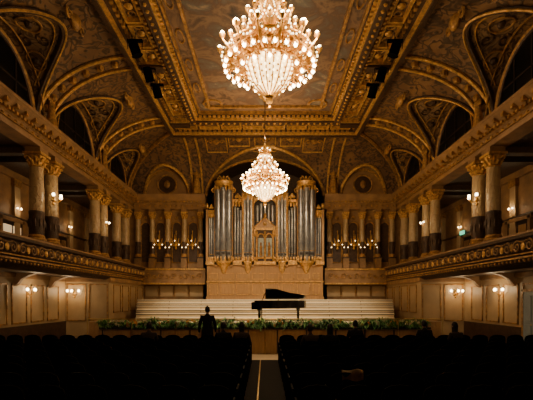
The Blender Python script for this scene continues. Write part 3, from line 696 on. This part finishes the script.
# ---------------------------------------------------------------- chandeliers
def chandelier_mesh():
    g=MB()
    g.lathe([(0.02,0.28),(0.16,0.33),(0.30,0.45),(0.40,0.62),(0.47,0.82),(0.50,0.98)],(0,0,0),28,M_bowl)
    for k in range(18):
        a=2*pi*k/18; ca,sa=math.cos(a),math.sin(a)
        g.tube([(r*ca,r*sa,z) for r,z in [(0.05,0.26),(0.18,0.32),(0.32,0.44),(0.42,0.61),(0.495,0.82),(0.52,1.0)]],0.018,M_chgold,5)
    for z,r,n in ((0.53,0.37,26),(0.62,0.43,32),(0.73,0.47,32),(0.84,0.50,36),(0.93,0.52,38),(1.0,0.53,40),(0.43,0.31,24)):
        for k in range(n): a=2*pi*k/n; g.ball((r*math.cos(a),r*math.sin(a),z),0.027,M_beadglow if k%2 else M_chgold,6,4)
    g.lathe([(0,0.0),(0.035,0.03),(0.02,0.07),(0.07,0.12),(0.08,0.17),(0.04,0.21),(0.09,0.26),(0.04,0.3)],(0,0,0),12,M_chgold)
    for r,z,w in ((0.56,1.03,0.05),(0.78,1.12,0.04),(0.98,1.18,0.03),(0.46,1.85,0.04),(0.3,2.45,0.025)):
        g.tube([(r*math.cos(2*pi*k/32),r*math.sin(2*pi*k/32),z) for k in range(32)],w,M_chgold,6,True)
    g.lathe([(0.05,1.0),(0.16,1.15),(0.22,1.3),(0.12,1.45),(0.09,1.6),(0.17,1.75),(0.19,1.85),(0.08,2.0),(0.07,2.3),(0.12,2.5),(0.12,2.6),(0.04,2.75),(0.07,2.9),(0.03,3.02)],(0,0,0),14,M_chgold)
    def lamp(x,y,z,r,down=False):
        d=-1 if down else 1
        g.lathe([(0.018,-0.07*d),(0.05,-0.04*d),(0.07,0.01*d),(0.035,0.0)],(x,y,z),7,M_chgold)
        for k in range(5):
            a=k*2*pi/5; g.ball((x+0.055*math.cos(a),y+0.055*math.sin(a),z+0.02*d),0.02,M_chgold,5,4)
        g.ball((x,y,z+d*r*0.7),r*0.74,M_bulb,8,6,sz=1.15)
    def arm(a,r0,z0,r1,z1,sag):
        ca,sa=math.cos(a),math.sin(a); pts=[]
        for i in range(10):
            t=i/9; rr=r0+(r1-r0)*t; z=z0+(z1-z0)*t**1.5-sag*math.sin(pi*t); pts.append((rr*ca,rr*sa,z))
        g.tube(pts,[0.038-0.014*i/9 for i in range(10)],M_chgold,5)
        rc=r0+(r1-r0)*0.5; sp=[]
        for i in range(12):
            t=i/11; b=pi*2.4*t; q=0.15*(1-0.8*t); sp.append(((rc+q*math.cos(b))*ca,(rc+q*math.cos(b))*sa,(z0+z1)/2+q*math.sin(b)))
        g.tube(sp,0.024,M_chgold,4)
        g.ball(((rc+0.05)*ca,(rc+0.05)*sa,(z0+z1)/2-sag*0.6),0.05,M_chgold,6,4)
    for k in range(14):
        a=2*pi*k/14; arm(a,0.55,1.05,1.12,1.25,0.10); lamp(1.12*math.cos(a),1.12*math.sin(a),1.32,0.062)
        for da in(-0.12,0.12):
            arm(a+da,0.55,1.05,1.0,0.98,-0.06); lamp(1.0*math.cos(a+da),1.0*math.sin(a+da),0.92,0.052,True)
        a+=pi/14; arm(a,0.4,1.3,0.88,1.48,0.1); lamp(0.88*math.cos(a),0.88*math.sin(a),1.54,0.060)
        lamp(0.74*math.cos(a),0.74*math.sin(a),0.78,0.052,True); arm(a,0.55,1.0,0.74,0.86,0.0)
    for k in range(10):
        a=2*pi*k/10; arm(a,0.14,1.8,0.58,1.92,0.12); lamp(0.58*math.cos(a),0.58*math.sin(a),1.98,0.058)
        a+=pi/10; arm(a,0.1,2.1,0.34,2.22,0.06); lamp(0.34*math.cos(a),0.34*math.sin(a),2.27,0.05)
        arm(a,0.1,1.4,0.6,1.6,0.06); lamp(0.6*math.cos(a),0.6*math.sin(a),1.7,0.053)
    for k in range(6):
        a=2*pi*k/6; arm(a,0.05,2.5,0.24,2.62,0.05); lamp(0.24*math.cos(a),0.24*math.sin(a),2.68,0.045)
    for k in range(14):
        a0=2*pi*k/14;a1=2*pi*(k+1)/14
        for i in range(7):
            t=i/6; a=a0+(a1-a0)*t; g.ball((1.07*math.cos(a),1.07*math.sin(a),1.2-0.16*math.sin(pi*t)),0.02,M_beadglow,5,4)
            g.ball((0.5*math.cos(a),0.5*math.sin(a),1.85-0.14*math.sin(pi*t)),0.018,M_beadglow,5,4)
            g.ball((0.78*math.cos(a),0.78*math.sin(a),1.08-0.12*math.sin(pi*t)),0.018,M_beadglow,5,4)
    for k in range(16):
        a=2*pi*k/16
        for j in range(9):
            t=j/8; g.ball(((0.46-0.3*t**0.7)*math.cos(a),(0.46-0.3*t**0.7)*math.sin(a),1.87+0.56*t),0.016,M_beadglow,5,4)
    return g.mesh('chandelier_body',50)
CH=chandelier_mesh()
for (y,pw) in ((9.0,135),(18.9,215)):
    e=empty('chandelier',(0.1 if y<10 else 0,y,6.38)); mk('body',CH,e)
    q=MB(); q.tube([(0,0,3.0),(0,0,5.3)],0.022,M_bronze,6)
    q.lathe([(0.03,5.0),(0.15,5.15),(0.3,5.25),(0.34,5.36)],(0,0,0),16,M_chgold); q.obj('suspension',e,smooth=40)
    for k in range(4):
        a=pi/4+k*pi/2; plight('lamp_glow',(1.35*math.cos(a),1.35*math.sin(a),1.3),pw,parent=e,r=0.12)
    plight('lamp_glow',(0,0.0,3.3),pw*0.5,parent=e,r=0.12)
    plight('lamp_glow',(0,0.0,-0.25),pw*0.7,parent=e,r=0.12)

# ---------------------------------------------------------------- sconces
def sconce_mesh(n=3,drop=False):
    g=MB()
    g.lathe([(0,-0.22),(0.06,-0.15),(0.03,-0.05),(0.09,0.0),(0.07,0.1),(0.02,0.2),(0,0.26)],(0,0.03,0),10,M_chgold)
    if drop: g.lathe([(0.02,0.2),(0.012,0.7),(0.03,0.74),(0,0.8)],(0,0.03,0),8,M_chgold)
    for k in range(n):
        a=-pi+pi*(k+0.5)/n if n>1 else -pi/2
        d=(math.cos(a),math.sin(a)); R=0.34; zz=0.0
        if drop: zz=0.45*math.sin(pi*(k+0.5)/n)-0.1*(k%2)
        pts=[(d[0]*R*t,0.02+d[1]*0.3*t,zz*t-0.1*math.sin(pi*t)+0.08*t) for t in [i/7 for i in range(8)]]
        g.tube(pts,0.012,M_chgold,5); x,y,z=pts[-1]
        if drop:
            g.tube([(x,y,z),(x,y,z-0.26)],0.006,M_chgold,4); g.lathe([(0.015,-0.24),(0.028,-0.28),(0.015,-0.30)],(x,y,z),8,M_chgold); g.ball((x,y,z-0.32),0.026,M_smallbulb,8,6)
        else:
            g.lathe([(0.02,0),(0.05,0.02),(0.03,0.04)],(x,y,z),8,M_chgold); g.ball((x,y,z+0.09),0.06,M_lampglass,8,6,sz=1.2)
    return g.mesh('wall_sconce_body',50)
SM=sconce_mesh(3); SD=sconce_mesh(5,True)
def sconce(loc,rz,me,p,sc=1,off=0.5):
    e=empty('wall_sconce',loc,(0,0,rz)); e.scale=(sc,)*3; mk('arms',me,e)
    if p: plight('glow',(0,-off,0.15),p,parent=e,r=0.06)
for s in (-1,1):
    rz=(pi/2 if s<0 else -pi/2)
    for y in (5,9.5,13.8,17.7): sconce((s*10.47,y,2.3),rz,SM,26)
    sconce((s*10.0,20.95,2.3),0,SM,24)
    sconce((s*8.65,16.4,6.1) ,rz,SM,9)
    sconce((s*8.65,21.8,6.1) ,rz,SM,4,0.6)
    for x in (4.85,5.95,7.05): sconce((s*x,YB-0.3,5.6),0,SD,2,1.3)
    for y in (13.6,19.2): sconce((s*11.85,y,6.3),rz,SM,8,0.5)
    sconce((s*11.85,24.2,6.3),rz,SM,8,0.5)

# stage spotlights fixed to ceiling moulding
for s in (-1,1):
    for y,tg,en,sz in ((14.6,(1.5,16.5,1.2),1500,44),(16.3,(2.6,21.5,1.4),2500,46),(17.6,(3.6,24.6,3.2),2100,46)):
        e=empty('stage_spotlight',(s*4.75,y,11.2))
        q=MB(); q.box(-0.28,0.28,-0.07,0.07,0.25,0.32,M_black); q.tube([(0,0,0.3),(0,0,0.6)],0.025,M_black,6); q.tube([(-0.28,0,0.28),(-0.26,0,0)],0.015,M_black,4); q.tube([(0.28,0,0.28),(0.26,0,0)],0.015,M_black,4)
        q.obj('yoke',e)
        tgt=Vector((s*tg[0],tg[1],tg[2]))-Vector((s*4.75,y,11.2)); R=tgt.to_track_quat('-Z','Y')
        h=MB(); h.lathe([(0,0.3),(0.14,0.28),(0.18,0.1),(0.18,-0.2),(0.21,-0.24),(0.2,-0.25),(0.0,-0.2)],(0,0,0),14,M_black); ho=h.obj('can',e,smooth=40); ho.rotation_mode='QUATERNION'; ho.rotation_quaternion=R
        L=D.lights.new('beam','SPOT'); L.energy=en; L.spot_size=math.radians(sz); L.spot_blend=0.7; L.color=(1,0.82,0.56); L.shadow_soft_size=0.15
        lo=mk('beam',L,e,tuple(tgt.normalized()*0.3)); lo.rotation_mode='QUATERNION'; lo.rotation_quaternion=R

# ---------------------------------------------------------------- chairs
def chair():
    c=MB()
    pr=[(-0.24,0.42),(0.24,0.42),(0.25,0.78),(0.22,0.87),(0.13,0.915),(0,0.93),(-0.13,0.915),(-0.22,0.87),(-0.25,0.78)]
    n=len(pr)
    vs=[(x,-0.24-0.12*(z-0.42),z) for x,z in pr]+[(x*0.96,-0.18-0.12*(z-0.42),z) for x,z in pr]
    c.add(vs,[tuple(range(n)),tuple(range(n,2*n))[::-1]]+[(i,n+i,n+(i+1)%n,(i+1)%n) for i in range(n)],M_black)
    c.box(-0.24,0.24,-0.2,0.24,0.4,0.47,M_black)
    for s in(-1,1):
        c.box(s*0.24,s*0.27,-0.22,0.2,0.62,0.65,M_chairwood); c.box(s*0.24,s*0.27,0.14,0.18,0.0,0.62,M_chairwood); c.box(s*0.24,s*0.27,-0.26,-0.2,0.0,0.62,M_chairwood)
    return c
cm=chair()
row=MB()
for k in range(17): row.merge(cm,Matrix.Translation((0.70+k*0.56,0,0)))
RM=row.mesh('auditorium_chair_row')
rowm=MB()
for k in range(17): rowm.merge(cm,Matrix.Translation((-0.70-k*0.56,0,0)))
RL=rowm.mesh('auditorium_chair_row')
rows=[2.9+0.92*i for i in range(12)]
for y in rows:
    mk('auditorium_chair_row',RM,None,(0,y,0)); mk('auditorium_chair_row',RL,None,(0,y,0))

# ---------------------------------------------------------------- people
def skin(name,verts,edges,radii,mt,parent,sub=2,root=0):
    me=D.meshes.new(name+'_sk'); me.from_pydata(verts,edges,[]); o=D.objects.new(name+'_sk',me); SC.collection.objects.link(o)
    md=o.modifiers.new('s','SKIN'); md.use_smooth_shade=True
    for i,r in enumerate(radii):
        me.skin_vertices[0].data[i].radius=r if isinstance(r,tuple) else (r,r)
        me.skin_vertices[0].data[i].use_root=(i==root)
    ss=o.modifiers.new('u','SUBSURF'); ss.levels=sub; ss.render_levels=sub
    dg=bpy.context.evaluated_depsgraph_get(); dg.update()
    m2=D.meshes.new_from_object(o.evaluated_get(dg)); m2.name=name
    m2.materials.clear(); m2.materials.append(mt)
    D.objects.remove(o); 
    return mk(name,m2,parent)
def head(parent,c,mt=M_skin,hair=M_hair,longhair=False):
    h=MB(); seg,rg=24,18; vs=[];fs=[]
    for j in range(rg+1):
        p=-pi/2+pi*j/rg
        for i in range(seg):
            a=2*pi*i/seg; x=0.078*math.cos(p)*math.cos(a); y=0.098*math.cos(p)*math.sin(a); z=0.118*math.sin(p)
            if z<0: x*=1+z*2.2; y*=1+z*1.0; 
            if z<-0.03 and y>0: y+=0.008
            if abs(z)<0.012 and y>0.06 and 0.015<abs(x)<0.045: y-=0.010
            vs.append((c[0]+x,c[1]+y,c[2]+z))
    for j in range(rg):
        for i in range(seg): k=(i+1)%seg; fs.append((j*seg+i,j*seg+k,(j+1)*seg+k,(j+1)*seg+i))
    h.add(vs,fs,mt)
    h.tube([(c[0],c[1]+0.09,c[2]+0.015),(c[0],c[1]+0.108,c[2]-0.015),(c[0],c[1]+0.116,c[2]-0.03),(c[0],c[1]+0.095,c[2]-0.037)],[0.008,0.011,0.014,0.008],mt,6)
    for s in(-1,1):
        h.ball((c[0]+s*0.03,c[1]+0.086,c[2]+0.004),0.011,M_ivory if mt is M_skin else mt,6,5)
        h.ball((c[0]+s*0.03,c[1]+0.0955,c[2]+0.004),0.005,hair,5,4)
        h.ball((c[0]+s*0.079,c[1]-0.005,c[2]-0.008),0.028,mt,7,5,sx=0.35,sy=0.7)
    h.ball((c[0],c[1]+0.092,c[2]-0.058),0.02,mt,8,5,sz=0.35,sy=0.5)
    h.obj('head',parent,smooth=60)
    g=MB(); vs=[];fs=[];rg=12
    for j in range(rg+1):
        p=-0.55+ (pi/2+0.55)*j/rg
        for i in range(seg):
            a=2*pi*i/seg; fr=max(0,math.sin(a)); pp=max(p,0.45*fr) if fr>0.0 else p
            zz=-0.2 if (longhair and j==0 and fr<0.3) else 0
            rr=1.09+0.02*math.sin(a*7+j)
            vs.append((c[0]+0.078*rr*math.cos(pp)*math.cos(a),c[1]-0.006+0.098*rr*math.cos(pp)*math.sin(a),c[2]+0.006+0.118*rr*math.sin(pp)+zz))
    for j in range(rg):
        for i in range(seg): k=(i+1)%seg; fs.append((j*seg+i,j*seg+k,(j+1)*seg+k,(j+1)*seg+i))
    g.add(vs,fs,hair); g.obj('hair',parent,smooth=60)
def hand(parent,w,d,out,mt=M_skin):
    w=Vector(w); d=Vector(d).normalized(); o=Vector(out); o=(o-d*o.dot(d)).normalized(); nrm=d.cross(o)
    V=[w,w+d*0.05,w+d*0.085]; E=[(0,1),(1,2)]; R=[(0.024,0.02),(0.034,0.018),(0.036,0.016)]
    for k,(off,L) in enumerate(((0.030,0.075),(0.010,0.083),(-0.010,0.077),(-0.029,0.06))):
        b=w+d*0.09+o*off; i=len(V)
        V+= [b,b+d*L*0.45+nrm*0.008+o*off*0.1,b+d*L*0.75+nrm*0.022+o*off*0.1,b+d*L*0.92+nrm*0.036+o*off*0.1]; R+=[0.010,0.009,0.0085,0.007]; E+=[(2,i),(i,i+1),(i+1,i+2),(i+2,i+3)]
    i=len(V); V+=[w+d*0.03+o*0.03,w+d*0.06+o*0.052+nrm*0.01,w+d*0.088+o*0.06+nrm*0.018]; R+=[0.013,0.011,0.009]; E+=[(0,i),(i,i+1),(i+1,i+2)]
    skin('hand',[tuple(v) for v in V],E,R,mt,parent,1)
def person(name,loc,rz,pose,cloth=M_cloth,skinm=M_skin,hair=M_hair,longhair=False,sc=1):
    e=empty(name,loc,(0,0,rz)); e.scale=(sc,)*3
    if pose=='stand' or pose=='statue':
        V=[(0,0,.95),(0,0,1.12),(0,0,1.32),(0,0,1.45),(0,.012,1.56)]
        R=[(.165,.115),(.145,.1),(.18,.115),(.085,.075),(.052,.055)]
        A={-1:[(-.19,0,1.42),(-.26,-.03,1.13),(-.28,.06,.89)],1:[(.19,0,1.42),(.26,-.03,1.13),(.28,.06,.89)]}
        if pose=='statue': A[1]=[(.19,0,1.42),(.38,.05,1.3),(.42,.1,1.58)]; A[-1]=[(-.19,0,1.42),(-.27,.0,1.15),(-.1,.16,1.12)]
        Lg={s:[(s*.1,0,.88),(s*.12,.01,.5),(s*.13,-.02,.09),(s*.15,.14,.04)] for s in(-1,1)}; hc=(0,.02,1.66)
        if pose=='stand': Lg[1]=[(.1,0,.88),(.14,.05,.5),(.15,.03,.09),(.18,.19,.04)]
    else:
        V=[(0,-.04,.56),(0,-.08,.72),(0,-.06,.92),(0,-.04,1.05),(0,-.01,1.15)]
        R=[(.17,.13),(.15,.11),(.18,.115),(.08,.075),(.052,.055)]
        A={s:[(s*.19,-.06,1.01),(s*.25,0,.75),(s*.13,.24,.66)] for s in(-1,1)}
        Lg={s:[(s*.1,.05,.55),(s*.13,.42,.53),(s*.13,.40,.1),(s*.14,.54,.04)] for s in(-1,1)}; hc=(0,.0,1.25)
    E=[(0,1),(1,2),(2,3),(3,4)]
    for s in(-1,1):
        i=len(V); V+=A[s]; R+=[.075,.052,.034]; E+=[(2,i),(i,i+1),(i+1,i+2)]
        i=len(V); V+=Lg[s]; R+=[.105,.068,.045,(.045,.035)]; E+=[(0,i),(i,i+1),(i+1,i+2),(i+2,i+3)]
    skin('body',V,E,R,cloth,e,2)
    for s in(-1,1):
        a,b=Vector(A[s][1]),Vector(A[s][2]); hand(e,b,(b-a),(-s*0.6,0.8,0) if pose!='seat' else (-s,0,0.3),skinm)
    nk=MB(); a=V[4]; nk.lathe([(0.052,-0.05),(0.05,0.06)],(a[0],a[1],a[2]),12,skinm); nk.obj('neck',e,smooth=60)
    head(e,hc,skinm,hair,longhair)
    if pose=='stand':
        j=MB(); j.lathe([(0.19,0.74),(0.2,0.8),(0.185,0.95),(0.165,1.1)],(0,0,0),20,cloth,1.05,0.72); j.obj('jacket_skirt',e,smooth=60)
    if pose=='statue':
        j=MB(); pr=[(0.30,0.0),(0.29,0.2),(0.24,0.6),(0.19,0.9),(0.17,1.1),(0.19,1.3)]
        n=28; vs=[]
        for r,z in pr:
            for i in range(n): a=2*pi*i/n; q=r*(1+0.07*math.sin(a*7+z*2)*(1.3-z)); vs.append((q*math.cos(a),q*0.75*math.sin(a),z))
        j.add(vs,[(b*n+i,b*n+(i+1)%n,(b+1)*n+(i+1)%n,(b+1)*n+i) for b in range(len(pr)-1) for i in range(n)],cloth); j.obj('robe',e,smooth=60)
    return e
person('standing_man',(-1.98,13.75,0),0.1,'stand',sc=1.02)
M_cl2=mat('coat_brown',(0.02,0.012,0.008),0.9,spec=0.2)
def cxp(s,k): return s*(0.70+0.56*k)
for (x,ry,lh,mt,rz) in ((cxp(-1,1),10,False,M_cloth,0.1),(cxp(-1,0),10,True,M_cl2,-0.1),(cxp(1,1),9,False,M_cl2,0.2),(cxp(1,2),9,True,M_cloth,-0.2),(cxp(1,8),11,False,M_cloth,0),(cxp(1,9),10,True,M_cl2,0.3),(cxp(1,4),11,False,M_cloth,-.2),(cxp(-1,5),10,False,M_cl2,0.1)):
    person('seated_concertgoer',(x,rows[ry],0),rz,'seat',cloth=mt,longhair=lh)
person('statue',(-4.52,26.45,9.0),pi,'statue',M_goldc,M_goldc,M_goldc,sc=0.95)
person('statue',(4.52,26.45,9.0),pi,'statue',M_goldc,M_goldc,M_goldc,sc=0.95)
for s in(-1,1):
    for y in (16.4,21.8): person('statue',(s*8.75,y,9.0),s*pi/2,'statue',M_goldc,M_goldc,M_goldc,sc=0.85)
q=MB(); n=10; vs=[]
for j in range(7):
    for i in range(n+1):
        u=i/n; t=(j-3)/3; vs.append((1.21+0.34*u,rows[4]-0.26+0.06*t+ (0.02*math.sin(u*9)),0.965-0.16*t*t+0.015*math.sin(u*7+j)))
q.add(vs,[(j*(n+1)+i,j*(n+1)+i+1,(j+1)*(n+1)+i+1,(j+1)*(n+1)+i) for j in range(6) for i in range(n)],M_scarf); q.obj('draped_scarf',smooth=60)
d=MB(); d.box(10.4,10.49,15.0,16.1,0,2.35,M_door); d.box(10.36,10.4,15.08,15.5,1.2,2.2,M_door); d.box(10.36,10.4,15.6,16.02,1.2,2.2,M_door); d.box(10.36,10.4,15.08,15.5,0.2,1.05,M_door); d.box(10.36,10.4,15.6,16.02,0.2,1.05,M_door)
d.box(10.38,10.5,14.9,15.0,0,2.45,M_goldc); d.box(10.38,10.5,16.1,16.2,0,2.45,M_goldc); d.box(10.38,10.5,14.9,16.2,2.35,2.47,M_goldc); d.ball((10.34,15.55,1.05),0.03,M_brass); d.obj('door_9')
d=MB(); d.box(11.78,11.84,23.7,24.2,6.0-0.1,6.12,M_exit); d.box(11.84,11.9,23.66,24.24,5.86,6.16,M_dark); d.obj('exit_sign')

# ---------------------------------------------------------------- world + camera
w=D.worlds.new('World'); SC.world=w; w.use_nodes=True
w.node_tree.nodes['Background'].inputs['Color'].default_value=(0.01,0.007,0.004,1); w.node_tree.nodes['Background'].inputs['Strength'].default_value=0.3
cam=D.cameras.new('camera'); co=mk('camera',cam,None,(0,0,2.1),(pi/2,0,0))
cam.sensor_width=36; cam.lens=27.0; cam.shift_y=98/533; cam.shift_x=1.5/533; cam.clip_end=200
SC.camera=co
